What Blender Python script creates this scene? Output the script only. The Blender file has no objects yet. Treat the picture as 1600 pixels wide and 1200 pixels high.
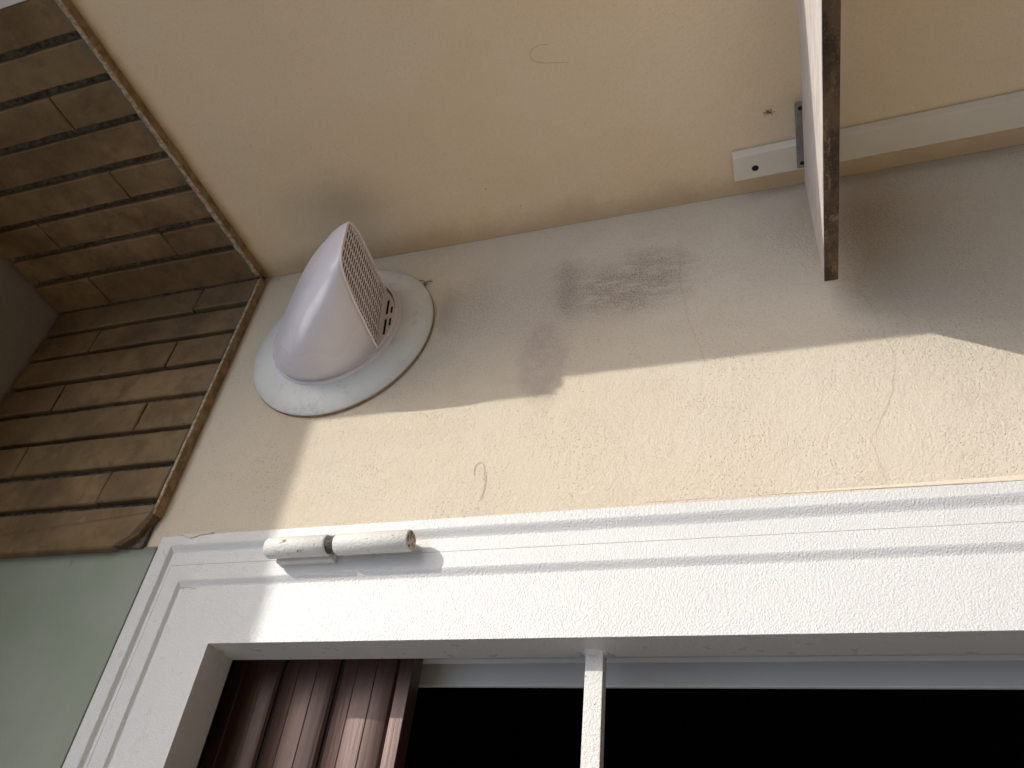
import bpy, math, random
from mathutils import Vector, Matrix, noise
R = random.Random(7)
# ------------------------------------------------------------------ camera, world, sun, exposure
EYE = 1.55                                   # camera height above the paving, metres
sc = bpy.context.scene
C = sc.collection
CAM = Vector((-0.9133, -0.70, EYE))
cd = bpy.data.cameras.new('camera'); cam = bpy.data.objects.new('camera', cd); C.objects.link(cam)
ax = Vector((0.10609381, 0.29679037, -0.94903086))      # image right (down in the real world: phone held upright)
ay = -Vector((-0.76788566, 0.63082032, 0.11143313))     # image up
az = -Vector((0.63174023, 0.71692482, 0.2948272))
m = Matrix((ax, ay, az)).transposed().to_4x4(); m.translation = CAM
cam.matrix_world = m
cd.sensor_width = 36; cd.lens = 1218.5 / 1600 * 36; cd.clip_start = 0.01; cd.clip_end = 400
sc.camera = cam
SUN = Vector((0.609, -1.0, 1.08)).normalized()          # towards the sun
w = bpy.data.worlds.new('World'); sc.world = w; w.use_nodes = True
nt = w.node_tree
sky = nt.nodes.new('ShaderNodeTexSky'); sky.sky_type = 'NISHITA'; sky.sun_disc = False
sky.sun_elevation = math.asin(SUN.z); sky.dust_density = 2.6; sky.ozone_density = 0.7; sky.air_density = 1.0; sky.sun_rotation = math.atan2(SUN.x, SUN.y)
nt.links.new(sky.outputs[0], nt.nodes['Background'].inputs[0])
nt.nodes['Background'].inputs[1].default_value = 0.15
sd = bpy.data.lights.new('sun', 'SUN'); sd.energy = 2.0; sd.angle = math.radians(0.53); sd.color = (1.0, 0.955, 0.88)
so = bpy.data.objects.new('sun', sd); C.objects.link(so)
so.rotation_euler = SUN.to_track_quat('Z', 'Y').to_euler(); so.location = (0, -3, 6)
vs = sc.view_settings
vs.view_transform = 'Standard'; vs.look = 'None'; vs.gamma = 1; vs.use_curve_mapping = False
vs.exposure = 0.64

# ------------------------------------------------------------------ helpers
class MB:
    def __init__(s): s.v = []; s.f = []
    def quad(s, *p):
        n = len(s.v); s.v += [tuple(q) for q in p]; s.f.append(tuple(range(n, n + len(p)))); return s
    def box(s, x0, x1, y0, y1, z0, z1):
        x0, x1 = sorted((x0, x1)); y0, y1 = sorted((y0, y1)); z0, z1 = sorted((z0, z1))
        n = len(s.v)
        s.v += [(x, y, z) for x in (x0, x1) for y in (y0, y1) for z in (z0, z1)]
        s.f += [tuple(n + i for i in q) for q in ((0, 1, 3, 2), (4, 6, 7, 5), (0, 4, 5, 1), (2, 3, 7, 6), (0, 2, 6, 4), (1, 5, 7, 3))]
        return s
    def grid(s, fn, nu, nv):
        n = len(s.v)
        s.v += [tuple(fn(i / nu, j / nv)) for j in range(nv + 1) for i in range(nu + 1)]
        for j in range(nv):
            for i in range(nu):
                a = n + j * (nu + 1) + i
                s.f.append((a, a + 1, a + nu + 2, a + nu + 1))
        return s
    def tube(s, pts, r, k=6, cap=True):
        n0 = len(s.v); pts = [Vector(p) for p in pts]
        for i, p in enumerate(pts):
            t = (pts[min(i + 1, len(pts) - 1)] - pts[max(i - 1, 0)]).normalized()
            a = t.orthogonal().normalized() if abs(t.z) > .9 else t.cross(Vector((0, 0, 1))).normalized()
            b = t.cross(a)
            rr = r[i] if isinstance(r, (list, tuple)) else r
            for q in range(k):
                c = 2 * math.pi * q / k
                s.v.append(tuple(p + a * (rr * math.cos(c)) + b * (rr * math.sin(c))))
        for i in range(len(pts) - 1):
            for q in range(k):
                a = n0 + i * k + q; b = n0 + i * k + (q + 1) % k
                s.f.append((a, b, b + k, a + k))
        if cap:
            s.f.append(tuple(n0 + q for q in range(k))[::-1]); s.f.append(tuple(n0 + (len(pts) - 1) * k + q for q in range(k)))
        return s
    def lathe(s, prof, c, e1, e2, ax_, k=96):        # prof: (radius, height along ax_)
        n0 = len(s.v); c, e1, e2, ax_ = (Vector(q) for q in (c, e1, e2, ax_))
        for (r, h) in prof:
            for q in range(k):
                a = 2 * math.pi * q / k
                s.v.append(tuple(c + e1 * (r * math.cos(a)) + e2 * (r * math.sin(a)) + ax_ * h))
        for i in range(len(prof) - 1):
            for q in range(k):
                a = n0 + i * k + q; b = n0 + i * k + (q + 1) % k
                s.f.append((a, b, b + k, a + k))
        return s
    def build(s, name, mat, parent=None, smooth=False, bevel=0, seg=2, solid=0, auto=None):
        me = bpy.data.meshes.new(name); me.from_pydata([(v[0], v[1], v[2] + EYE) for v in s.v], [], s.f); me.update()
        import bmesh
        bm = bmesh.new(); bm.from_mesh(me); bmesh.ops.remove_doubles(bm, verts=bm.verts, dist=1e-6)
        bmesh.ops.recalc_face_normals(bm, faces=bm.faces); bm.to_mesh(me); bm.free()
        me.materials.append(mat)
        o = bpy.data.objects.new(name, me); C.objects.link(o)
        if parent: o.parent = parent
        if solid:
            q = o.modifiers.new('s', 'SOLIDIFY'); q.thickness = abs(solid); q.offset = -1 if solid > 0 else 1
        if bevel:
            b = o.modifiers.new('b', 'BEVEL'); b.width = bevel; b.segments = seg; b.limit_method = 'ANGLE'; b.angle_limit = .6
            smooth = True
        if smooth:
            for p in me.polygons: p.use_smooth = True
            if auto or bevel:
                ang = math.radians(auto or 40)
                bm = bmesh.new(); bm.from_mesh(me)
                for e in bm.edges:
                    if len(e.link_faces) == 2 and e.calc_face_angle(0) > ang and not bevel: e.smooth = False
                bm.to_mesh(me); bm.free()
                if bevel:
                    q = o.modifiers.new('n', 'WEIGHTED_NORMAL'); q.keep_sharp = True
        return o
def tag(o, label=None, cat=None, group=None, kind=None):
    for k, v in (('label', label), ('category', cat), ('group', group), ('kind', kind)):
        if v: o[k] = v
    return o
def empty(name):
    o = bpy.data.objects.new(name, None); C.objects.link(o); o.empty_display_size = .05; return o

# node helpers -----------------------------------------------------
class NM:
    def __init__(s, name, rough=.8, spec=.3):
        s.m = bpy.data.materials.new(name); s.m.use_nodes = True; s.t = s.m.node_tree
        s.b = s.t.nodes['Principled BSDF']; s.b.inputs['Roughness'].default_value = rough
        s.b.inputs['Specular IOR Level'].default_value = spec
        s.co = s.t.nodes.new('ShaderNodeTexCoord').outputs['Object']; s.h = None
    def L(s, a, b): s.t.links.new(a, b)
    def inp(s, sock, v):
        if hasattr(v, 'is_output'): s.L(v, sock)
        elif isinstance(v, (tuple, list)) and len(v) == 3 and sock.type == 'RGBA': sock.default_value = (*v, 1)
        else: sock.default_value = v
    def math(s, op, a, b=0, c=0, clamp=False):
        n = s.t.nodes.new('ShaderNodeMath'); n.operation = op; n.use_clamp = clamp
        s.inp(n.inputs[0], a); s.inp(n.inputs[1], b); s.inp(n.inputs[2], c); return n.outputs[0]
    def mapc(s, loc=(0, 0, 0), scale=(1, 1, 1), rot=(0, 0, 0), co=None):
        n = s.t.nodes.new('ShaderNodeMapping'); n.vector_type = 'TEXTURE' if False else 'POINT'
        n.inputs['Location'].default_value = loc; n.inputs['Scale'].default_value = scale; n.inputs['Rotation'].default_value = rot
        s.L(co or s.co, n.inputs[0]); return n.outputs[0]
    def noise(s, scale, det=3, rough=.55, co=None, dist=0):
        n = s.t.nodes.new('ShaderNodeTexNoise'); n.inputs['Scale'].default_value = scale
        n.inputs['Detail'].default_value = det; n.inputs['Roughness'].default_value = rough; n.inputs['Distortion'].default_value = dist
        s.L(co or s.co, n.inputs['Vector']); return n.outputs[0]
    def voro(s, scale, co=None, feat='F1', rnd=1):
        n = s.t.nodes.new('ShaderNodeTexVoronoi'); n.feature = feat; n.inputs['Scale'].default_value = scale
        n.inputs['Randomness'].default_value = rnd
        s.L(co or s.co, n.inputs['Vector']); return n.outputs['Distance']
    def ramp(s, v, a, b, lo=0., hi=1.):
        n = s.t.nodes.new('ShaderNodeMapRange'); n.interpolation_type = 'SMOOTHSTEP'
        s.inp(n.inputs[0], v)
        for i, q in enumerate((a, b, lo, hi)): n.inputs[i + 1].default_value = q
        return n.outputs[0]
    def mix(s, f, a, b, mode='MIX'):
        n = s.t.nodes.new('ShaderNodeMix'); n.data_type = 'RGBA'; n.blend_type = mode
        s.inp(n.inputs[0], f); s.inp(n.inputs[6], a); s.inp(n.inputs[7], b); return n.outputs[2]
    def sep(s, co=None):
        n = s.t.nodes.new('ShaderNodeSeparateXYZ'); s.L(co or s.co, n.inputs[0]); return n.outputs
    def blob(s, c, rx, rz, rot=0, soft=.6, wob=.35, wscale=25, axes=(0, 2)):
        """mask 1 inside a wobbly ellipse on a wall; axes picks the two coordinates"""
        o = s.sep(); u = s.math('SUBTRACT', o[axes[0]], c[0]); v = s.math('SUBTRACT', o[axes[1]], c[1] + (EYE if axes[1] == 2 else 0))
        cr, sr = math.cos(rot), math.sin(rot)
        a = s.math('ADD', s.math('MULTIPLY', u, cr / rx), s.math('MULTIPLY', v, sr / rx))
        b = s.math('SUBTRACT', s.math('MULTIPLY', v, cr / rz), s.math('MULTIPLY', u, sr / rz))
        d = s.math('SQRT', s.math('ADD', s.math('MULTIPLY', a, a), s.math('MULTIPLY', b, b)))
        d = s.math('ADD', d, s.math('MULTIPLY', s.math('SUBTRACT', s.noise(wscale, 4, .6), .5), wob * 2))
        return s.ramp(d, 1 - soft, 1.0, 1, 0)
    def bump(s, h, dist, strength=1):
        n = s.t.nodes.new('ShaderNodeBump'); n.inputs['Distance'].default_value = dist; n.inputs['Strength'].default_value = strength
        s.inp(n.inputs['Height'], h)
        if s.h: s.L(s.h, n.inputs['Normal'])
        s.h = n.outputs[0]; s.L(s.h, s.b.inputs['Normal'])
    def col(s, c): s.inp(s.b.inputs['Base Color'], c); return s.m
    def rough(s, v): s.inp(s.b.inputs['Roughness'], v)

def hexlin(r, g, b):
    f = lambda c: (c / 255 / 12.92) if c < 10.3 else ((c / 255 + .055) / 1.055) ** 2.4
    return (f(r), f(g), f(b))

def stucco(n, coarse=1.0):
    """trowelled, sanded render: grain, pits, broad unevenness"""
    g = n.noise(900, 2, .6); g2 = n.noise(390, 4, .66); g3 = n.noise(120, 3, .5)
    lumps = n.noise(10, 3, .5)
    pit = n.ramp(n.voro(330), .05, .26, 0, 1)
    area = n.ramp(n.noise(11, 5, .65), .41, .58)
    pitm = n.math('ADD', n.math('MULTIPLY', pit, area), n.math('SUBTRACT', 1, area))
    n.bump(lumps, .005 * coarse, .6); n.bump(g3, .0016 * coarse, .6)
    h = n.math('ADD', n.math('MULTIPLY', g, .35), g2)
    n.bump(h, .0016 * coarse, .8)
    n.bump(pitm, .0008 * coarse, .8)
    return pitm, g

# door wall render
n = NM('cream_render', .92, .15)
pit, g = stucco(n, 1.0)
base = n.mix(n.ramp(n.noise(3.2, 4, .6), .35, .68), (.655, .560, .425), (.665, .588, .474))
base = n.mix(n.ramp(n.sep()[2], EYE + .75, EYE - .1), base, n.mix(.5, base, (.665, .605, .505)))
base = n.mix(n.math('MULTIPLY', n.math('SUBTRACT', 1, pit), .75), base, (.27, .205, .15))
base = n.mix(n.ramp(n.noise(480, 3, .75), .50, .70, 0, .42), base, (.43, .345, .26))
# old smudges: grey scuff, brushed grey band, rectangular patch, rust ring by the vent
streak = n.noise(60, 5, .75, co=n.mapc(scale=(1, 1, .35)))
gr = n.ramp(n.noise(420, 3, .75), .44, .58)
band = n.math('MULTIPLY', n.blob((-.146, .145), .078, .130, .12, .75, .5, 14), n.ramp(streak, .30, .56))
band = n.math('MULTIPLY', band, n.math('ADD', n.math('MULTIPLY', gr, .70), .30))
base = n.mix(n.math('MULTIPLY', band, .78), base, (.20, .155, .13))
sm = n.math('MULTIPLY', n.blob((-.142, .226), .088, .029, .10, .98, .7, 26), n.math('ADD', n.math('MULTIPLY', gr, .42), .34))
base = n.mix(sm, base, (.25, .21, .20))
sm = n.math('MULTIPLY', n.blob((-.262, .252), .090, .040, .04, .50, .30, 30), n.math('ADD', n.ramp(n.noise(55, 5, .75), .30, .66, .14, .42), n.math('MULTIPLY', gr, .14)))
base = n.mix(sm, base, (.36, .29, .26))
sm = n.math('MULTIPLY', n.blob((-.14, .402), .075, .030, .2, .95, .5, 18), .42)
base = n.mix(sm, base, (.33, .27, .23))
sm = n.math('MULTIPLY', n.blob((-.13, .36), .11, .060, .0, .95, .5, 10), n.ramp(gr, 0, 1, .06, .50))
base = n.mix(sm, base, (.34, .28, .23))
sm = n.math('MULTIPLY', n.blob((-.17, .27), .15, .19, .0, .98, .45, 9), n.math('ADD', n.math('MULTIPLY', gr, .30), .17))
base = n.mix(sm, base, (.33, .26, .225))
sm = n.math('MULTIPLY', n.blob((-.40, .61), .08, .045, .3, .9, .6, 12), n.math('MULTIPLY', n.ramp(n.voro(230), .05, .30, 1, 0), .8))
base = n.mix(sm, base, (.27, .21, .15))
sm = n.math('MULTIPLY', n.blob((-.11, -.12), .11, .16, .2, .95, .6, 9), n.math('ADD', n.math('MULTIPLY', gr, .50), .10))  # next two patches: stain plus the board's soft shade, put into the colour
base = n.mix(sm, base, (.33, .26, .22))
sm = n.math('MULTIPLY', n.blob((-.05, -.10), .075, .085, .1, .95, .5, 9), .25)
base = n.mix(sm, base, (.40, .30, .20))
sp = n.math('MULTIPLY', n.ramp(n.voro(170), .06, .16, 1, 0), n.ramp(n.noise(13, 5, .7), .42, .62, .10, .62))
base = n.mix(sp, base, (.33, .255, .185))
sp = n.math('MULTIPLY', n.ramp(n.voro(38), .020, .034, 1, 0), .75)
base = n.mix(sp, base, (.20, .15, .11))
fade = n.math('MULTIPLY', n.ramp(n.noise(16, 5, .7), .5, .75), .22)
base = n.mix(fade, base, (.52, .43, .33))
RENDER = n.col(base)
# side wall: smoother, more ochre
n = NM('ochre_render', .92, .15)
g = n.noise(700, 3, .6); g2 = n.noise(230, 4, .62, co=n.mapc(scale=(1, 1, .7)))
n.bump(n.noise(6, 3, .5), .008, .6); n.bump(n.math('ADD', n.math('MULTIPLY', g, .5), g2), .0008, .7)
base = n.mix(n.ramp(n.noise(4, 4, .6), .35, .65), (.80, .632, .425), (.81, .660, .472))
o = n.sep()
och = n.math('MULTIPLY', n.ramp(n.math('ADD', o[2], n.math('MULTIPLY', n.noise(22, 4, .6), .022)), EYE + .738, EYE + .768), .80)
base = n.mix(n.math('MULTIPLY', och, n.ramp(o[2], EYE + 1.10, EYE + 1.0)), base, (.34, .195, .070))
base = n.mix(n.ramp(n.noise(480, 3, .75), .52, .72, 0, .30), base, (.44, .33, .22))
base = n.mix(n.math('MULTIPLY', n.ramp(n.voro(27), .018, .034, 1, 0), .8), base, (.20, .15, .11))
base = n.mix(n.math('MULTIPLY', n.ramp(n.voro(75), .03, .07, 1, 0), .30), base, (.28, .20, .14))
sm = n.math('MULTIPLY', n.blob((-.115, .560), .075, .120, .0, .98, .35, 12, axes=(1, 2)), .26)
base = n.mix(sm, base, (.30, .215, .145))
sm = n.math('MULTIPLY', n.ramp(n.math('ADD', o[1], n.math('MULTIPLY', n.noise(18, 5, .7), .06)), -.030, .032), .50)  # brown dirt and occlusion of the inner corner, both put into the colour
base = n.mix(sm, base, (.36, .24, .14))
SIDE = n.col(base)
# painted soffit strip under the brick facing
n = NM('ochre_paint', .9, .15)
n.bump(n.noise(90, 4, .6), .002, .7)
OCHRE = n.col(n.mix(n.ramp(n.noise(45, 4, .65), .38, .62), (.20, .125, .060), (.33, .225, .125)))
n = NM('dark_brown_paint', .8, .2); n.bump(n.noise(90, 4, .6), .001, .7); DARKP = n.col(n.mix(n.ramp(n.noise(40, 4, .6), .4, .6), (.085, .052, .028), (.13, .085, .048)))
# lighter dried plaster along the arris
n = NM('arris_plaster', .9, .2); n.bump(n.noise(200, 4, .65), .002, .8)
ARRIS = n.col(n.mix(n.ramp(n.noise(130, 4, .7), .40, .60), (.50, .42, .31), (.30, .22, .14)))
# bricks
n = NM('brown_brick', .75, .35)
n.bump(n.noise(14, 4, .6), .005, .6); n.bump(n.noise(60, 5, .7, co=n.mapc(scale=(1, 1, .8))), .0014, .8); n.bump(n.noise(220, 4, .65), .0009, .8); n.bump(n.noise(700, 2, .5), .0004, .6)
oi = n.t.nodes.new('ShaderNodeObjectInfo').outputs['Random']
bc = n.mix(n.ramp(n.noise(11, 5, .65), .32, .68), (.140, .083, .038), (.280, .178, .090))
bc = n.mix(n.ramp(n.noise(3.5, 4, .6), .40, .62, 0, .45), bc, (.075, .050, .028))
bc = n.mix(n.math('MULTIPLY', oi, .55), bc, (.190, .128, .060))
bc = n.mix(n.math('MULTIPLY', n.ramp(n.noise(26, 6, .75), .48, .68), .60), bc, (.095, .062, .034))
lime = n.math('MULTIPLY', n.ramp(n.noise(70, 6, .75, co=n.mapc(scale=(1, 1, .5))), .57, .72), n.ramp(n.noise(6, 3, .5), .45, .62))
bc = n.mix(n.math('MULTIPLY', lime, .50), bc, (.36, .30, .23))
bc = n.mix(n.math('MULTIPLY', n.ramp(n.voro(42), .02, .045, 1, 0), .55), bc, (.42, .37, .30))
grime = n.math('MULTIPLY', n.ramp(n.math('ADD', n.sep()[2], n.math('MULTIPLY', n.noise(60, 4, .7), .03)), EYE + .790, EYE + .765), n.ramp(n.noise(45, 4, .6), .3, .6, .1, .6))
bc = n.mix(grime, bc, (.16, .135, .105))
n.rough(n.ramp(n.noise(20, 4, .6), .3, .7, .62, .9))
BRICK = n.col(bc)
n = NM('grey_mortar', .98, .1)
n.bump(n.noise(260, 4, .7), .0028, 1); n.bump(n.voro(320), .0015, .6)
MORTAR = n.col(n.mix(n.ramp(n.noise(110, 4, .7), .35, .65), (.060, .053, .043), (.17, .152, .125)))
# green paint
n = NM('sage_paint', .6, .35)
n.bump(n.noise(60, 3, .6, co=n.mapc(scale=(.4, 1, 1))), .0012, .5); n.bump(n.noise(8, 2, .5), .004, .5)
gc = n.mix(n.ramp(n.noise(9, 4, .6), .35, .65), (.245, .285, .225), (.27, .305, .25))
gc = n.mix(n.math('MULTIPLY', n.ramp(n.voro(55), .015, .04, 1, 0), .6), gc, (.09, .10, .08))
ed = n.math('MULTIPLY', n.ramp(n.math('ADD', n.sep()[0], n.math('MULTIPLY', n.noise(20, 4, .6), .012)), -.515, -.494), .55)  # panel darkens beside the bricks: their shadow painted into the green
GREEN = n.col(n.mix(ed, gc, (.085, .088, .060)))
# white hammered gate paint
n = NM('white_hammer_paint', .33, .5)
hm = n.noise(560, 2, .5, dist=.2)
n.bump(n.noise(10, 2, .5), .002, .4); n.bump(hm, .0011, .8); n.bump(n.noise(900, 2, .5), .0003, .5)
wc = n.mix(n.ramp(n.noise(6, 3, .5), .3, .7), (.67, .67, .665), (.65, .65, .643))
wc = n.mix(n.math('MULTIPLY', n.ramp(n.voro(60), .010, .026, 1, 0), .55), wc, (.35, .28, .22))
n.rough(n.ramp(n.noise(40, 3, .6), .3, .7, .27, .32))
WHITE = n.col(wc)
n = NM('white_chipped_paint', .48, .35)
n.bump(n.noise(420, 3, .5, dist=.3), .0013, .8)
ch = n.ramp(n.noise(120, 5, .72), .62, .67)
WCHIP = n.col(n.mix(ch, (.66, .655, .625), (.22, .16, .10)))
n = NM('dirty_cap_paint', .6, .3); n.bump(n.noise(300, 4, .6), .002, 1)
CAPM = n.col(n.mix(n.ramp(n.noise(170, 5, .7), .44, .58), (.60, .53, .42), (.12, .085, .05)))
n = NM('dark_greased_steel', .6, .4); n.bump(n.noise(350, 4, .7), .002, 1)
PIN = n.col(n.mix(n.ramp(n.noise(200, 4, .7), .4, .6), (.025, .02, .018), (.12, .105, .10)))
n = NM('gap_dark', 1, 0); GAP = n.col((.035, .032, .030))
# shelf board
n = NM('weathered_board_top', .6, .35)
grn = n.noise(26, 6, .7, co=n.mapc(scale=(9, .8, 9)))
n.bump(grn, .0012, .6)
bt = n.mix(n.ramp(grn, .38, .66), (.66, .61, .57), (.44, .40, .375))
BTOP = n.col(n.mix(n.math('MULTIPLY', n.ramp(n.noise(60, 5, .7, co=n.mapc(scale=(1, .25, 1))), .60, .70), .5), bt, (.20, .17, .15)))
n = NM('worn_board_edge', .62, .4)
ng = n.noise(75, 6, .72, co=n.mapc(scale=(1, .42, 1)))
n.bump(ng, .002, .7); n.bump(n.noise(500, 3, .6), .0006, .7)
be = n.mix(n.ramp(n.noise(30, 5, .7, co=n.mapc(scale=(1, .45, 1))), .38, .62), (.030, .017, .010), (.120, .072, .036))
be = n.mix(n.math('MULTIPLY', n.ramp(n.noise(55, 6, .78, co=n.mapc(scale=(1, .35, 1))), .54, .66), .85), be, (.27, .185, .105))
be = n.mix(n.math('MULTIPLY', n.ramp(n.noise(420, 3, .7), .60, .70), .6), be, (.32, .21, .11))
BEDGE = n.col(be)
n = NM('offwhite_metal_paint', .5, .4)
n.bump(n.noise(260, 3, .6), .0005, .6)
RAIL = n.col(n.mix(n.math('MULTIPLY', n.ramp(n.voro(70), .012, .04, 1, 0), .6), n.mix(n.ramp(n.noise(9, 4, .6), .3, .7), (.76, .71, .60), (.70, .65, .55)), (.22, .18, .13)))
n = NM('galvanised_steel', .5, .5); n.b.inputs['Metallic'].default_value = .35
n.bump(n.noise(120, 3, .6), .0005, .5)
GALV = n.col(n.mix(n.ramp(n.noise(60, 4, .6), .35, .65), (.25, .235, .23), (.34, .325, .32)))
# vent
n = NM('lilac_plastic', .3, .42)
n.bump(n.noise(5, 2, .5), .002, .3); n.bump(n.noise(240, 2, .5), .00012, .5)
pc = n.mix(n.ramp(n.noise(9, 2, .5), .3, .7), (.70, .675, .73), (.66, .635, .68))
PLAST = n.col(pc)
n.rough(n.ramp(n.noise(9, 2, .5), .3, .7, .25, .32))
n = NM('mauve_plastic', .45, .4); n.bump(n.noise(200, 2, .5), .0003, .5); GRIL = n.col((.82, .74, .74))
n = NM('insect_screen', .95, .05); SCR = n.col((.022, .014, .013))
n = NM('grey_flange_paint', .45, .4)
n.bump(n.noise(7, 2, .5), .003, .4); n.bump(n.noise(180, 3, .6), .0003, .5)
fc = n.mix(n.ramp(n.noise(12, 4, .6), .3, .7), (.67, .675, .65), (.72, .725, .70))
rim = n.blob((-.1735, .5595), .150, .150, 0, .18, .10, 30)
dirt = n.math('MULTIPLY', n.ramp(n.noise(55, 6, .72), .50, .66), n.ramp(n.noise(9, 3, .5), .46, .60))
fc = n.mix(n.math('MULTIPLY', dirt, .22), fc, (.22, .22, .20))
FLANGE = n.col(n.mix(n.math('MULTIPLY', n.math('SUBTRACT', 1, rim), .35), fc, (.34, .30, .25)))
n = NM('rust_sealant', .9, .1); n.bump(n.noise(200, 4, .6), .001, .8)
RUST = n.col(n.mix(n.ramp(n.noise(40, 4, .6), .4, .6), (.36, .26, .17), (.24, .15, .085)))
# shutter, window, interior
n = NM('brown_shutter_paint', .36, .7); n.b.inputs['Metallic'].default_value = .35
sl = n.noise(40, 5, .65, co=n.mapc(scale=(.25, 6, 6)))
n.bump(sl, .0006, .6)
SHUT = n.col(n.mix(n.ramp(sl, .35, .7), (.078, .041, .033), (.112, .062, .051)))
n = NM('grey_window_paint', .35, .5); WINF = n.col(n.mix(n.ramp(n.noise(6, 3, .5), .3, .7), (.60, .60, .595), (.64, .64, .635)))
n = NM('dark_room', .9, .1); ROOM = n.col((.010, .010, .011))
n = NM('paving', .9, .2)
pv = n.noise(3, 5, .6); n.bump(n.noise(60, 4, .6), .004, .6)
PAVE = n.col(n.mix(n.ramp(pv, .35, .65), (.075, .062, .046), (.10, .082, .062)))
n = NM('slab_paint', .9, .1); n.bump(n.noise(80, 4, .6), .002, .6); SLAB = n.col(n.mix(n.ramp(n.noise(4, 4, .6), .3, .7), (.26, .22, .175), (.30, .26, .21)))
n = NM('white_trim', .6, .3); n.bump(n.noise(100, 3, .6), .001, .6); TRIM = n.col((.78, .75, .71))
n = NM('bristle_brown', .5, .4); BRIST = n.col((.33, .23, .14))
n = NM('web_dark', .9, .1); WEB = n.col((.12, .09, .07))
n = NM('crack_dark', 1, 0); CRK = n.col(n.mix(n.ramp(n.noise(150, 4, .7), .4, .6), (.33, .26, .20), (.55, .46, .36)))
n = NM('cobble_plaster', .9, .15); n.bump(n.noise(200, 3, .6), .0012, .7); LIP = n.col((.70, .615, .49))

# ------------------------------------------------------------------ setting
FZ = -EYE                                    # paving level in camera-height coordinates
TOP = 1.178                                   # underside of the slab above
pav = MB().quad((-60, -60, FZ), (60, -60, FZ), (60, .45, FZ), (-60, .45, FZ)).build('paving', PAVE); tag(pav, 'pale sunlit paving in front of the door wall', kind='structure')
# door wall with its opening; opening edges
OX0, OX1, OZ = -2.315, -.4875, .728
mw = MB()
TH = .30
def rects():
    yield (OX1, 3.0, FZ, TOP); yield (OX0, OX1, OZ, TOP); yield (-4.5, OX0, FZ, TOP)
for (x0, x1, z0, z1) in rects(): mw.box(x0, x1, 0, TH, z0, z1)
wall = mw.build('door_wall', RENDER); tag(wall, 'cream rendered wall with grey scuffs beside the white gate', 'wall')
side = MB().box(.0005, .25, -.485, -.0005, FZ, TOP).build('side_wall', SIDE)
tag(side, 'smooth ochre return wall carrying the white rail', 'wall')
lw = MB().box(-3.2, -2.95, -1.95, -.0005, FZ, TOP - .003).build('return_wall', RENDER)
tag(lw, 'sunlit cream return wall at the far left end of the door wall', 'wall')
nb = MB().box(-14, 12, -16, -9.5, FZ, 1.0).build('sky_blocker_house', SLAB)  # unseen house, added to keep low sky light off the walls
tag(nb, 'plain beige house added across the yard, unseen, to block low sky light', 'house')
slab = MB().box(-4.5, 3.0, -.520, TH, TOP, TOP + .64).box(-4.5, 3.0, -1.162, -.5205, 1.82, 2.0).build('balcony_slab', SLAB); tag(slab, 'concrete balcony slab overhead that shades the top of the wall', 'slab')
# ------------------------------------------------------------------ brick facing
HB = .016
BZ0, BZ1 = .7525, 1.170
def brick(u0, u1, z0, z1, side_wall, parent, clip=0):
    """u runs along the wall (X for the door wall, Y for the side wall)"""
    mb = MB(); nu, nz = 4, max(3, int((z1 - z0) / .022)); sd_ = R.random() * 90
    amp = .0011
    hh = HB + R.uniform(-.0012, .0012); tilt = R.uniform(-.0010, .0010)
    def P(u, z, h): return (-h, u, z) if side_wall else (u, -h, z)
    def J(a, b):
        u = u0 + (u1 - u0) * a; z = z0 + (z1 - z0) * b
        j = noise.noise(Vector((u * 40, z * 28, sd_))) * amp; k = noise.noise(Vector((u * 40, z * 28, sd_ + 9))) * amp
        if clip and z < z0 + .034 and a > .5:
            pass
        return u + j, z + k
    rings = []
    for (ins, h) in ((0, .004), (0, hh - .0018), (.0018, hh)):
        rg = []
        def add(a, b, du, dz):
            u, z = J(a, b)
            if clip and z < z0 + clip * .62:
                lim = u0 + (z0 + clip * .62 - z) / .62 if u0 < u1 else u0
                u = max(u, lim)
            rg.append(P(u + du * ins * (1 if u1 > u0 else -1), z + dz * ins, h + (tilt * (a - .5) * 2 if h > .01 else 0) + (noise.noise(Vector((u * 60, z * 60, sd_))) * .0009 if h > .01 else 0)))
        for i in range(nu): add(i / nu, 0, 1 if i == 0 else 0, 1)
        for j in range(nz): add(1, j / nz, -1, 1 if j == 0 else 0)
        for i in range(nu, 0, -1): add(i / nu, 1, -1 if i == nu else 0, -1)
        for j in range(nz, 0, -1): add(0, j / nz, 1, -1 if j == nz else 0)
        rings.append(rg)
    n0 = 0; k = len(rings[0])
    for rg in rings: mb.v += rg
    for q in range(2):
        for i in range(k):
            a = q * k + i; b = q * k + (i + 1) % k
            mb.f.append((a, b, b + k, a + k))
    mb.f.append(tuple(2 * k + i for i in range(k)))
    return mb.build('brick', BRICK, parent, smooth=True, auto=28)
def bed(x, side_wall): pass
bw = MB().box(-.5015, -.0165, -.0060, 0, BZ0 + .001, BZ1 - .002).build('brick_facing', MORTAR)
tag(bw, 'brown brick facing in long rows above the vent on the door wall', 'brick facing', 'brown brick facings')
bs = MB().box(-.0065, 0, -.4885, -.0165, BZ0 + .001, BZ1 - .002).box(-.0165, 0, -.0165, -.0003, BZ0 + .002, BZ1 - .002).build('brick_facing', MORTAR)
tag(bs, 'brown brick facing in long rows on the ochre return wall', 'brick facing', 'brown brick facings')
JW = .0050
mj = [-.0165 + JW, -.0735, -.1327, -.1955, -.2566, -.3180, -.3800, -.4394, -.5035 - JW]
heads_m = [[.860], [1.045], [.858], [1.048], [.857], [1.045], [.8545], []]
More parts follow.
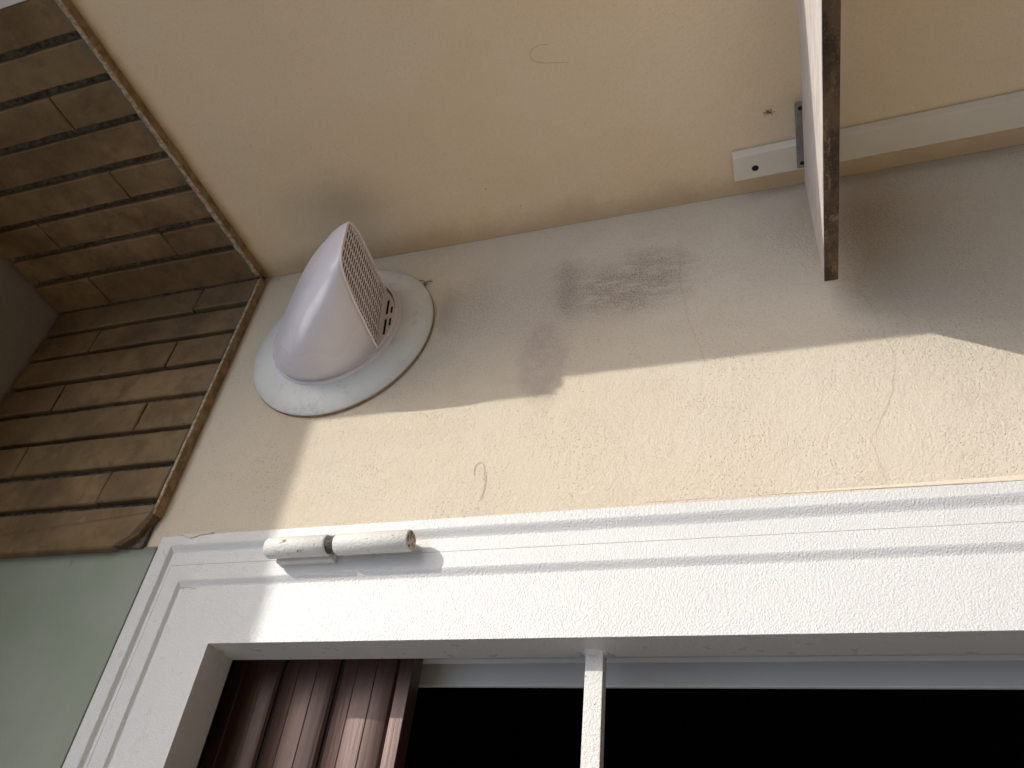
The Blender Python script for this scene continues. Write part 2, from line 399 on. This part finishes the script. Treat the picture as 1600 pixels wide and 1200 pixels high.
for r in range(8):
    zs = [BZ0] + heads_m[r] + [BZ1]
    for a, b in zip(zs, zs[1:]):
        za = a + (.0015 if a != BZ0 else R.uniform(-.0015, .0015)); zb = b - (.0015 if b != BZ1 else R.uniform(-.004, .003))
        brick(mj[r + 1] + JW, mj[r] - JW, za, zb, False, bw, clip=(.048 if r == 7 else 0))
sj = [-.0165 + JW, -.083, -.1385, -.1991, -.257, -.3179, -.3785, -.4353, -.4886 - JW]
heads_s = [[1.0538], [.860], [1.054], [.862], [1.05], [.864], [1.05], []]
for r in range(8):
    zs = [BZ0] + heads_s[r] + [BZ1]
    for a, b in zip(zs, zs[1:]):
        za = a + (.0012 if a != BZ0 else R.uniform(-.0015, .0015)); zb = b - (.0012 if b != BZ1 else R.uniform(-.004, .003))
        brick(sj[r + 1] + JW, sj[r] - JW, za, zb, True, bs)
# painted underside of the facing and the smeared plaster along its arris
mb = MB().box(-.458, -.0135, -.0150, 0, BZ0 - .0050, BZ0 - .0012)
mb.build('painted_soffit', OCHRE, bw, bevel=.0008)
mb = MB()
mb.v = [(x, y, z) for y in (-.0135, -.0002) for (x, z) in ((-.4550, BZ0 - .0048), (-.4550, .800), (-.5012, .800), (-.5012, .7800), (-.4860, .7600))]
mb.f = [(0, 1, 2, 3, 4), (5, 6, 7, 8, 9)] + [(i, (i + 1) % 5, 5 + (i + 1) % 5, 5 + i) for i in range(5)]
mb.build('painted_corner', DARKP, bw)
mb = MB().box(-.0150, 0, -.4880, -.0155, BZ0 - .0050, BZ0 - .0012)
mb.build('painted_soffit', OCHRE, bs, bevel=.0008)
def smear(side_wall, u0, u1, wid, parent):
    mb = MB(); N = 150
    def P(u, z, h): return (-h, u, z) if side_wall else (u, -h, z)
    def f(a, b):
        u = u0 + (u1 - u0) * a
        q = noise.noise(Vector((u * 45, 3.1, 0))) * .6 + noise.noise(Vector((u * 110, 7, 0))) * .30
        t = wid * max(.06, .62 + q * .75)
        z = BZ0 - .0055 + (t + .004) * b
        h = .0152 + (.0016 if b > .2 else 0) - b * b * .0012 + noise.noise(Vector((u * 120, z * 120, 2))) * .0002
        return P(u, z, h)
    mb.grid(f, N, 4)
    return mb.build('plaster_smear', ARRIS, parent, smooth=True, solid=.0015)
smear(True, -.486, -.022, .0068, bs); smear(False, -.450, -.019, .0016, bw)
# trim on the free end of the return wall
MB().box(-.0165, .25, -.5010, -.4888, .770, TOP - .003).build('end_trim', TRIM, side, bevel=.0015)
# sage green panel above the gate
gp = MB().box(-2.33, -.4990, -.0030, .0, .7331, TOP - .003).build('green_panel', GREEN, bevel=.001)
tag(gp, 'flat sage green painted panel above the white gate, next to the bricks', 'panel')
def ribbon(pts, wd, name, mat, parent, side_wall=False, h=.0006, seed=0):
    mb = MB(); P = []
    for (a, b), (c, d) in zip(pts, pts[1:]):
        k = max(2, int(math.hypot(c - a, d - b) / .003))
        P += [(a + (c - a) * i / k, b + (d - b) * i / k) for i in range(k)]
    P.append(pts[-1])
    P = [(a + noise.noise(Vector((i * .33, seed, 0))) * .0022, b + noise.noise(Vector((i * .33, seed + 5, 0))) * .0022) for i, (a, b) in enumerate(P)]
    for i in range(len(P)):
        p, q = P[max(i - 1, 0)], P[min(i + 1, len(P) - 1)]
        d = Vector((q[0] - p[0], q[1] - p[1])); d = d.normalized() if d.length else Vector((1, 0)); nn = Vector((-d.y, d.x))
        ww = wd * (.35 + .9 * abs(noise.noise(Vector((i * .21, seed + 3, 0))))) * min(1, (i + .6) / 3, (len(P) - i) / 3)
        for sgn in (1, -1):
            a, b = P[i][0] + nn.x * ww * sgn, P[i][1] + nn.y * ww * sgn
            mb.v.append((-h, a, b) if side_wall else (a, -h, b))
    mb.f = [(2 * i, 2 * i + 1, 2 * i + 3, 2 * i + 2) for i in range(len(P) - 1)]
    return mb.build(name, mat, parent)
for sd_, pts in enumerate([
        [(-.205, -.124), (-.245, -.136), (-.285, -.141), (-.324, -.146), (-.375, -.132), (-.428, -.104), (-.463, -.108), (-.477, -.109)],
        [(-.205, -.124), (-.186, -.138), (-.149, -.150), (-.102, -.157)], [(-.190, -.051), (-.194, -.094), (-.197, -.125), (-.216, -.140)],
        [(-.074, .073), (-.156, .076), (-.226, .068), (-.292, .052), (-.311, .055)], [(-.149, -.069), (-.164, -.075), (-.180, -.076)]]):
    ribbon(pts, .00028, 'crack', CRK, wall, seed=sd_ * 11)
ribbon([(-.5138, .8565), (-.5147, .8611), (-.5215, .8584)], .0011, 'scratch', WEB, gp, seed=4, h=.0034)
# ------------------------------------------------------------------ white gate
def ax_(xa, Y): return -.9133 + (xa + .9133) * (.7 + Y) / .68
YA, YB, YC, YR = -.001, .0052, .0102, .060
ZB = FZ + .03
def ring(loops, name, mat, parent, bevel=.0012, close=True):
    """loops: (x_right, z_top, x_left, z_bottom, y)"""
    mb = MB()
    for (xr, zt, xl, zb, y) in loops: mb.v += [(xr, y, zt), (xl, y, zt), (xl, y, zb), (xr, y, zb)]
    L = len(loops)
    for i in range(L if close else L - 1):
        for q in range(4):
            a = i * 4 + q; b = i * 4 + (q + 1) % 4; c = ((i + 1) % L) * 4
            mb.f.append((a, b, c + (q + 1) % 4, c + q))
    o = mb.build(name, mat, parent, bevel=bevel, seg=3); o.modifiers['b'].angle_limit = .9; return o
def slope(p, q, n_=7):
    out = []
    for i in range(n_ + 1):
        t = i / n_; e = t * t * (3 - 2 * t)
        out.append(tuple(a + (b - a) * (e if j == 4 else t) for j, (a, b) in enumerate(zip(p, q))))
    return out
XL = -2.30
gate = empty('security_gate'); gate.location = (-1.0, 0, 0)
gate_inv = Vector((1.0, 0, 0))
x_out, x_a, x_b, x_l = ax_(-.4966, YA), ax_(-.5070, YA), ax_(-.5222, YB), ax_(-.537, YB)
x_c, x_d, x_i = ax_(-.5545, YB), ax_(-.5668, YC), ax_(-.6325, YC)
z_out, z_a, z_b, z_l, z_c, z_d, z_i = .7330, .7160, .7090, .7068, .6885, .6820, .6145
def ml(x): return XL - (x - x_out) if x != x_out else XL       # mirrored left side
lo = lambda x, z, y, zb: (x, z, ml(x), zb, y)
ff = ring([lo(x_out, z_out, YA, ZB), *slope(lo(x_a, z_a, YA, ZB + .02), lo(x_b, z_b, YB, ZB + .023)), lo(x_l + .00008, z_l + .00008, YB, ZB + .026), lo(x_l + .00008, z_l + .00008, .05, ZB + .026), lo(x_out, z_out, .05, ZB)], 'fixed_frame', WHITE, None, bevel=.0004)
lf = ring([lo(x_l - .00008, z_l - .00008, YB, ZB + .03), *slope(lo(x_c, z_c, YB, ZB + .05), lo(x_d, z_d, YC, ZB + .054)), lo(x_i, z_i, YC, ZB + .12), lo(x_i, z_i, YR, ZB + .12), lo(x_l - .00008, z_l - .00008, YR, ZB + .03)], 'leaf_frame', WHITE, None, bevel=.0005)
parts = [ff, lf]
parts.append(MB().box(x_l + .004, x_l - .004, YB + .004, .03, ZB + .05, z_l - .004).build('gap_seal', GAP))
for zb in (.1795, -.44, -1.02):
    b = MB().box(x_i + .004, ml(x_i) - .004, .0435, .0595, zb - .0092, zb + .0088).build('crossbar', WCHIP, bevel=.0009); parts.append(b)
    wl = MB()
    wl.grid(lambda u, v: (x_i + .0005 - v * .0055, .0515 + (.0095 + .004 * (1 - v) ** 2) * math.cos(u * 2 * math.pi) * (1 + .1 * math.sin(u * 19)), zb + (.0105 + .0040 * (1 - v) ** 2) * math.sin(u * 2 * math.pi)), 20, 4)
    parts.append(wl.build('weld_bead', WCHIP, smooth=True))
sm_ = [(-.4835, .7045), (-.4868, .6960), (-.4903, .6879), (-.4889, .6814), (-.4864, .6758), (-.4856, .6660), (-.4852, .6600), (-.4835, .6550)]
rs = MB(); k = len(sm_)
rs.v = [(x, y, z) for y in (-.0026, .0) for x, z in sm_]
rs.f = [tuple(range(k)), tuple(range(k, 2 * k))] + [(i, (i + 1) % k, k + (i + 1) % k, k + i) for i in range(k)]
rs.build('render_smear', LIP, wall)
parts.append(ribbon([(-.5492, .6866), (-.5509, .6841), (-.5513, .6727), (-.5514, .6609), (-.5499, .6606)], .0005, 'scratch', CRK, None, h=-.0096, seed=2))
parts.append(ribbon([(-.5030, .7235), (-.5064, .7205), (-.5105, .7185), (-.5150, .7120)], .0006, 'scratch', RUST, None, h=.0012, seed=6))
# hinge: two knuckles on one pin
hx, hy, hr = -.5185, -.0150, .0122
hg = empty('hinge'); parts.append(hg)
def knuckle(za, zb, dome):
    prof = [(.0001, 0), (hr - .0035, 0), (hr - .0012, .0006), (hr, .0028), (hr, zb - za - .0028), (hr - .0012, zb - za - .0006), (hr - .0035, zb - za), (.0001, zb - za)]
    mb = MB().lathe(prof, (hx, hy, za), (1, 0, 0), (0, 1, 0), (0, 0, 1), 40)
    return mb.build('knuckle', WCHIP, hg, smooth=True, auto=50)
knuckle(.4757, .5560, 1); knuckle(.3735, .4663, 1)
MB().lathe([(.0102, 0), (.0106, .004), (.0098, .008), (.0104, .012)], (hx, hy, .4650), (1, 0, 0), (0, 1, 0), (0, 0, 1), 30).build('pin_ring', PIN, hg, smooth=True)
MB().lathe([(.0001, -.0004), (.0085, -.0004), (.0098, -.0001), (.0106, .0006)], (hx, hy, .3733), (1, 0, 0), (0, 1, 0), (0, 0, 1), 30).build('end_cap', CAPM, hg, smooth=True)
MB().box(hx - .0128, hx - .002, -.0045, YB + .001, .4740, .5490).build('weld_plate', WCHIP, hg, bevel=.002)
MB().box(hx - .0015, hx + .009, -.0080, YB + .001, .3810, .4600).build('weld_plate', WCHIP, hg, bevel=.002)
for p in parts:
    p.parent = gate
    p.location = gate_inv
tag(gate, 'white hammered steel door gate with barrel hinge and square crossbar', 'gate')
# plaster lip lapping on to the frame
mb = MB()
mb.grid(lambda u, v: (x_out + .0080 - .0100 * u, -.0002 - .0013 * math.sin(u * math.pi * .62) ** .9, -1.50 + 1.62 * v + (0)), 6, 60)
for i, v in enumerate(mb.v):
    f = max(0, min(1, (.08 - v[2]) / .5)); f = f * f * (3 - 2 * f)
    mb.v[i] = (x_out + .004 + (v[0] - x_out - .004) * (.02 + .98 * f), v[1] * (.2 + .8 * f) + noise.noise(Vector((v[2] * 30, v[0] * 50, 1))) * .0004, v[2])
mb.build('plaster_lip', LIP, wall, smooth=True, solid=.001)
# ------------------------------------------------------------------ roller shutter in the opening
YS = .100
sh = empty('roller_shutter'); sh.location = (-1.0, .1, 0); shi = Vector((1.0, -.1, 0))
def slat(zb, zt):
    prof = [(0, .0035), (.0025, .0005), (.010, -.0022), (.0235, -.0034), (.0243, -.0026), (.0251, -.0034), (.037, -.0040), (.0483, -.0030), (.0491, -.0022), (.0499, -.0028), (.060, -.0015), (.0690, .0010), (.0715, .0038), (.0715, .010), (.0, .010)]
    mb = MB()
    for x in (-.594, -2.22): mb.v += [(x, YS + d, zb + q) for q, d in prof]
    k = len(prof)
    mb.f = [(i, (i + 1) % k, k + (i + 1) % k, k + i) for i in range(k)] + [tuple(range(k)), tuple(range(k, 2 * k))]
    o = mb.build('slat', SHUT, sh, smooth=True, auto=22); o.location = shi; return o
for i in range(5):
    slat(.4205 + i * .0765, 0)
j = MB()
for i in range(5): j.box(-.596, -2.218, YS + .006, YS + .012, .4150 + i * .0765 - .0005, .4215 + i * .0765)
o = j.build('slat_hooks', GAP, sh); o.location = shi
o = MB().box(-.594, -2.22, YS - .005, YS + .019, .3990, .4160).build('bottom_bar', SHUT, sh, bevel=.001); o.location = shi
for x in (-.570, -2.218):
    o = MB().box(x, x - .028, YS + .021, YS + .034, FZ, .80).box(x, x - .028, YS - .022, YS - .010, FZ, .80).box(x + .002, x - .002, YS - .0095, YS + .0205, FZ, .80).build('guide_channel', WINF, sh); o.location = shi
tag(sh, 'brown slatted roller shutter lowered a little inside the gate opening', 'shutter')
# ------------------------------------------------------------------ window frame and dark room behind
wf = empty('window_frame'); wf.location = (-1.0, .15, 0); wfi = Vector((1.0, -.15, 0))
for (x0, x1, y0, y1, nm) in ((-.6178, -.5905, .150, .157, 'jamb'), (-.5985, -.50, .159, .205, 'jamb_lip'), (-2.21, -2.185, .150, .205, 'jamb')):
    o = MB().box(x0, x1, y0, y1, FZ, .78).build(nm, WINF, wf, bevel=.0015); o.location = wfi
o = MB().box(-.6178, -2.185, .152, .203, .70, .78).build('head_rail', WINF, wf, bevel=.0015); o.location = wfi
tag(wf, 'grey window frame in shadow behind the crossbar of the gate', 'window frame')
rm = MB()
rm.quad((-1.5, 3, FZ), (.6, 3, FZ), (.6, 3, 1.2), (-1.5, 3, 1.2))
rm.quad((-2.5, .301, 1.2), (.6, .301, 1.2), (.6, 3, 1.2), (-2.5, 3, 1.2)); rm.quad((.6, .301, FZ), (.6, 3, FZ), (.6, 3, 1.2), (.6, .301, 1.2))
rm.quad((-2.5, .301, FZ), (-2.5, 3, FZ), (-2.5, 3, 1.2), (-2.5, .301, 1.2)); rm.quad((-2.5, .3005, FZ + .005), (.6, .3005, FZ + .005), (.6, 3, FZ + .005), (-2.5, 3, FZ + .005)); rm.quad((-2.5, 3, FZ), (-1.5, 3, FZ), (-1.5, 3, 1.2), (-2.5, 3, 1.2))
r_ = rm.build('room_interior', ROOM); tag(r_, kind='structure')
# ------------------------------------------------------------------ rail on the return wall
rl = MB()
def rail_pt(z, e): k = (z + .0055) / -.336; return (-.0722 - .0070 * k) if e == 0 else (-.0350 - .0035 * k)
rt, rb = -.0055, -1.30
for (z) in (rt, rb):
    a, b = rail_pt(z, 0), rail_pt(z, 1)
    rl.v += [(-.0008, a, z), (-.0165, a, z - .0004), (-.0165, b, z), (-.0008, b, z)]
rl.f = [(0, 1, 2, 3), (4, 5, 6, 7), (0, 1, 5, 4), (1, 2, 6, 5), (2, 3, 7, 6), (3, 0, 4, 7)]
rail = rl.build('wall_rail', RAIL, bevel=.0010); tag(rail, 'off-white metal rail fixed upright on the ochre return wall', 'rail')
MB().lathe([(.0001, .00020), (.0042, .00020), (.0044, .00035)], (-.0165, -.0512, -.0327), (0, 1, 0), (0, 0, 1), (-1, 0, 0), 24).build('screw_hole', GAP, rail)
# bracket between rail and board
br = MB().box(-.0170, -.0200, -.136, -.0405, -.1080, -.0840).build('angle_bracket', GALV, bevel=.0006)
tag(br, 'dark galvanised bracket between the white rail and the worn board', 'bracket')
MB().box(-.0200, -.1500, -.130, -.0500, -.1075, -.1050).build('support_leg', GALV, br, bevel=.0006)
for (yy, zz) in ((-.128, -.0905), (-.048, -.0905)):
    MB().lathe([(.0001, .0006), (.0026, .0006), (.0030, 0)], (-.0200, yy, zz), (0, 1, 0), (0, 0, 1), (-1, 0, 0), 16).build('screw', GAP, br)
# ------------------------------------------------------------------ board
bd = MB()
def bxf(Y): k = (-.0427 - Y) / .45; return -.2360 - .0045 * k * 0
bd.v = []
y0, y1 = -.0427, -.66
xb0, xb1, xf0, xf1 = -.0535, -.0380, -.2355, -.2495
zt_b, zt_f, zb_ = -.0893, -.0868, -.1035
for (y, xb, xf) in ((y0, xb0, xf0), (y1, xb1, xf1)):
    bd.v += [(xb, y, zt_b), (xf, y, zt_f), (xf, y, zt_f - .0150), (xb, y, zt_b - .0145)]
bd.f = [(0, 1, 2, 3), (4, 5, 6, 7), (0, 1, 5, 4), (1, 2, 6, 5), (2, 3, 7, 6), (3, 0, 4, 7)]
board = bd.build('board', BTOP, bevel=.0010); tag(board, 'long grey weathered board with a dark brown worn edge', 'board')
eb = MB().box(0, -.0015, y0 - .0004, y1, zt_f - .0150, zt_f - .0004)
eb.v = [(v[0] + xf0 - .0002 + (xf1 - xf0) * (v[1] - y0) / (y1 - y0), v[1], v[2]) for v in eb.v]
eb = eb.build('edge_band', BEDGE, board, bevel=.0007)
eb['label'] = 'dark brown edge with paint worn to bare wood'
# ------------------------------------------------------------------ round wall vent
vc = Vector((-.1735, -.001, .5595)); roll = math.radians(6.5)
e1 = Vector((math.cos(roll), 0, math.sin(roll))); e2 = Vector((-math.sin(roll), 0, math.cos(roll))); eo = Vector((0, -1, 0))
vent = empty('wall_vent'); vent.location = (0, 0, 0)
vh = vc + e1 * -.006
tag(vent, 'white plastic cowl vent on a round grey flange', 'vent')
MB().lathe([(.0001, .0055), (.100, .0180), (.118, .0125), (.1390, .0062), (.1412, .0048), (.1415, .0036), (.1405, .0026), (.1, .0022)], vc, e1, e2, eo, 160).build('flange', FLANGE, vent, smooth=True, auto=60)
MB().lathe([(.1395, .0), (.1419, .0), (.1416, .0014), (.1405, .0030)], vc, e1, e2, eo, 160).build('sealant', RUST, vent, smooth=True)
MB().lathe([(.0950, .0130), (.1000, .0165), (.1005, .0190), (.0997, .0212), (.0965, .0222), (.0950, .0228), (.0957, .0240), (.0963, .0262), (.0958, .0280), (.0935, .0290)], vc, e1, e2, eo, 160).build('base_ring', PLAST, vent, smooth=True, auto=80)
RB = .0938; V0 = -.0735; T0 = .0275; HH = .1440; NS = 4.6; WB = math.sqrt(RB * RB - V0 * V0)
def Hp(v):
    a = (RB - v) / (RB - V0); return .003 + (HH - .003) * (1.20 * a - .20 * a ** 3.2)
def hood_pt(v, th, inset=0.0):
    w_ = math.sqrt(max(0, RB * RB - v * v)) - inset
    c, s_ = math.cos(th), math.sin(th)
    k_ = max(0, 1 - (v - V0) / .045); NS = 3.4 + 1.2 * k_ * k_ * (3 - 2 * k_)
    u = w_ * math.copysign(abs(c) ** (2 / NS), c); h = (Hp(v) - inset) * abs(s_) ** (2 / NS)
    fr_ = (RB - v) / (RB - V0)
    # the mouth leans: further out is lower
    return vh + e1 * u + e2 * (v - h * .087 * fr_ ** 3) + eo * (T0 + h)
mb = MB(); NV, NT = 70, 110
mb.grid(lambda a, b: hood_pt(RB - .00002 - (RB - V0) * (b ** 1.35), math.pi * a), NT, NV)
# turned-in lip of the mouth
mb.build('hood', PLAST, vent, smooth=True, solid=.0022)
lip = MB()
def mouth(th, inset, dv): 
    p = hood_pt(V0, th, inset); return p + e2 * dv
lip.grid(lambda a, b: mouth(math.pi * a, [-.0003, -.0002, .0006, .0022, .0026, .0026][round(b * 5)], [.001, -.0012, -.0018, -.0016, -.0002, .006][round(b * 5)]), NT, 5)
lip.build('mouth_lip', GRIL, vent, smooth=True)
# grille in the mouth: ribs run outwards, slats run across
gb = vh + e2 * V0 + eo * T0
bdir = (eo - e2 * .087).normalized(); nrm = e1.cross(bdir).normalized()
def width_at(h, ins=.0022):
    t = min(.9999, max(0, h / (HH - ins))); return (WB - ins) * (1 - t ** NS) ** (1 / NS)
def bar3(p, q, wd, dp, off, mb):
    """thin bar between p and q given as (u, h) in the mouth plane"""
    P0, Q0 = (gb + e1 * a[0] + bdir * a[1] + e2 * off for a in (p, q))
    d = (Q0 - P0).normalized(); sx = d.cross(e2).normalized() * (wd / 2); dn = e2 * dp
    k = len(mb.v)
    mb.v += [tuple(P0 + sx), tuple(P0 - sx), tuple(P0 - sx + dn), tuple(P0 + sx + dn), tuple(Q0 + sx), tuple(Q0 - sx), tuple(Q0 - sx + dn), tuple(Q0 + sx + dn)]
    mb.f += [tuple(k + i for i in q_) for q_ in ((0, 1, 2, 3), (4, 7, 6, 5), (0, 4, 5, 1), (1, 5, 6, 2), (2, 6, 7, 3), (3, 7, 4, 0))]
ribs = MB()
for u in (-.0455, -.0275, -.0095, .0085, .0265, .0440):
    hmax = (HH - .003) * (1 - (abs(u) / (WB - .0022)) ** NS) ** (1 / NS)
    bar3((u, 0), (u, hmax), .0019, .0011, .0002, ribs)
o = ribs.build('grille_ribs', GRIL, vent)
sl = MB(); h = .0028; i = 0
while h < HH - .004:
    w_ = width_at(h); bar3((-w_, h), (w_, h), .0021, .0009, .0007, sl); h += .0061
o = sl.build('grille_slats', GRIL, vent); tag(o, kind='stuff')
scn = MB(); ks = 24
for i in range(ks + 1):
    h = (HH - .0035) * i / ks; w_ = width_at(h, .003)
    for u in (-w_, w_): scn.v.append(tuple(gb + e1 * u + bdir * h + e2 * .0062))
scn.f = [(2 * i, 2 * i + 1, 2 * i + 3, 2 * i + 2) for i in range(ks)]
scn.build('insect_screen', SCR, vent)
# flat segment below the mouth with its four drain slots
seg = MB(); N = 60; a0 = math.acos(min(1, WB / RB))
pts = []
for i in range(N + 1):
    t = -math.pi + a0 + (math.pi - 2 * a0) * i / N if False else math.atan2(V0, -WB) + (math.atan2(V0, WB) - math.atan2(V0, -WB)) * i / N
    pts.append((RB * math.cos(t), RB * math.sin(t)))
yt = T0 + .0012
slots = [(-.036, -.0055, -.0815, .0034), (.0045, .0330, -.0815, .0034), (-.0200, -.0050, -.0882, .0030), (.0050, .0180, -.0882, .0030)]
# triangulated fill round the slots: build strips in u
us = sorted(set([round(p[0], 5) for p in pts] + [a for s_ in slots for a in s_[:2]]))
def vlow(u): return -math.sqrt(max(0, RB * RB - u * u))
for a, b in zip(us, us[1:]):
    mid = (a + b) / 2; cuts = sorted([(s_[2] - s_[3] / 2, s_[2] + s_[3] / 2) for s_ in slots if s_[0] <= mid <= s_[1]])
    def q(lo_a, lo_b, hi_a, hi_b):
        seg.quad(*(tuple(vh + e1 * uu + e2 * vv + eo * yt) for uu, vv in ((a, lo_a), (b, lo_b), (b, hi_b), (a, hi_a))))
    la, lb = vlow(a), vlow(b)
    for c0, c1 in cuts: q(la, lb, c0, c0); la = lb = c1
    q(la, lb, V0 + .004, V0 + .004)
seg.build('drain_plate', GRIL, vent)
MB().lathe([(.0001, T0 - .010), (.092, T0 - .010)], vh, e1, e2, eo, 60).build('back_disc', GAP, vent)
# ------------------------------------------------------------------ bristles and cobwebs
def PWz(X, Z, Y=-.0012): return (X, Y, Z)

hair = [(-.4293, .3191), (-.4191, .3196), (-.4140, .3167), (-.4136, .3120), (-.4175, .3087), (-.4274, .3061), (-.4381, .3043), (-.4484, .3040), (-.4568, .3048), (-.4642, .3065)]
def smooth(p, k=4):
    out = []
    for i in range(len(p) - 1):
        a, b, c, d = (Vector(p[max(0, min(len(p) - 1, q))]) for q in (i - 1, i, i + 1, i + 2))
        for t in range(k):
            t /= k; out.append(.5 * ((2 * b) + (c - a) * t + (2 * a - 5 * b + 4 * c - d) * t * t + (3 * b - a - 3 * c + d) * t ** 3))
    return out + [Vector(p[-1])]
P = smooth(hair)
o = MB().tube([(p.x, -.0008 - .0007 * math.sin(3.1 * i / len(P)) ** 2, p.y) for i, p in enumerate(P)], .00024, 5).build('bristle', BRIST)
tag(o, 'hooked brown bristle stuck on the sunlit render above the white gate', 'bristle')
hair = [(-.2711, .1909), (-.2730, .1964), (-.2727, .2038), (-.2704, .2105), (-.2658, .2146), (-.2610, .2154), (-.2564, .2134), (-.2526, .2083), (-.2494, .1994), (-.2470, .1878), (-.2432, .1724)]
P = smooth(hair)
o = MB().tube([(-.0006, p.x, p.y) for i, p in enumerate(P)], .00018, 5).build('bristle', BRIST)
tag(o, 'faint U-shaped bristle painted over on the shaded ochre wall', 'bristle')
def web(c, sidew, rad, name, label):
    mb = MB(); rr = random.Random(int(abs(c[0] * 9999)))
    for k in range(9):
        a = rr.uniform(0, 6.28); p = [c[0], c[1]]; pts = []
        for q in range(7):
            pts.append((-.0012 - rr.random() * .002, p[0], p[1]) if sidew else (p[0], -.0012 - rr.random() * .003, p[1]))
            a += rr.uniform(-.9, .9); p = [p[0] + math.cos(a) * rad / 6, p[1] + math.sin(a) * rad / 6 * 1.4]
        mb.tube(pts, rr.choice((.00018, .00025, .0005)), 4)
    o = mb.build(name, WEB); tag(o, label, 'cobweb')
web((-.0783, .4480), False, .010, 'cobweb', 'dark cobweb scrap at the rim of the round grey flange')
web((-.1185, -.0555), True, .0055, 'cobweb', 'tiny dark cobweb scrap on the ochre wall beside the board')
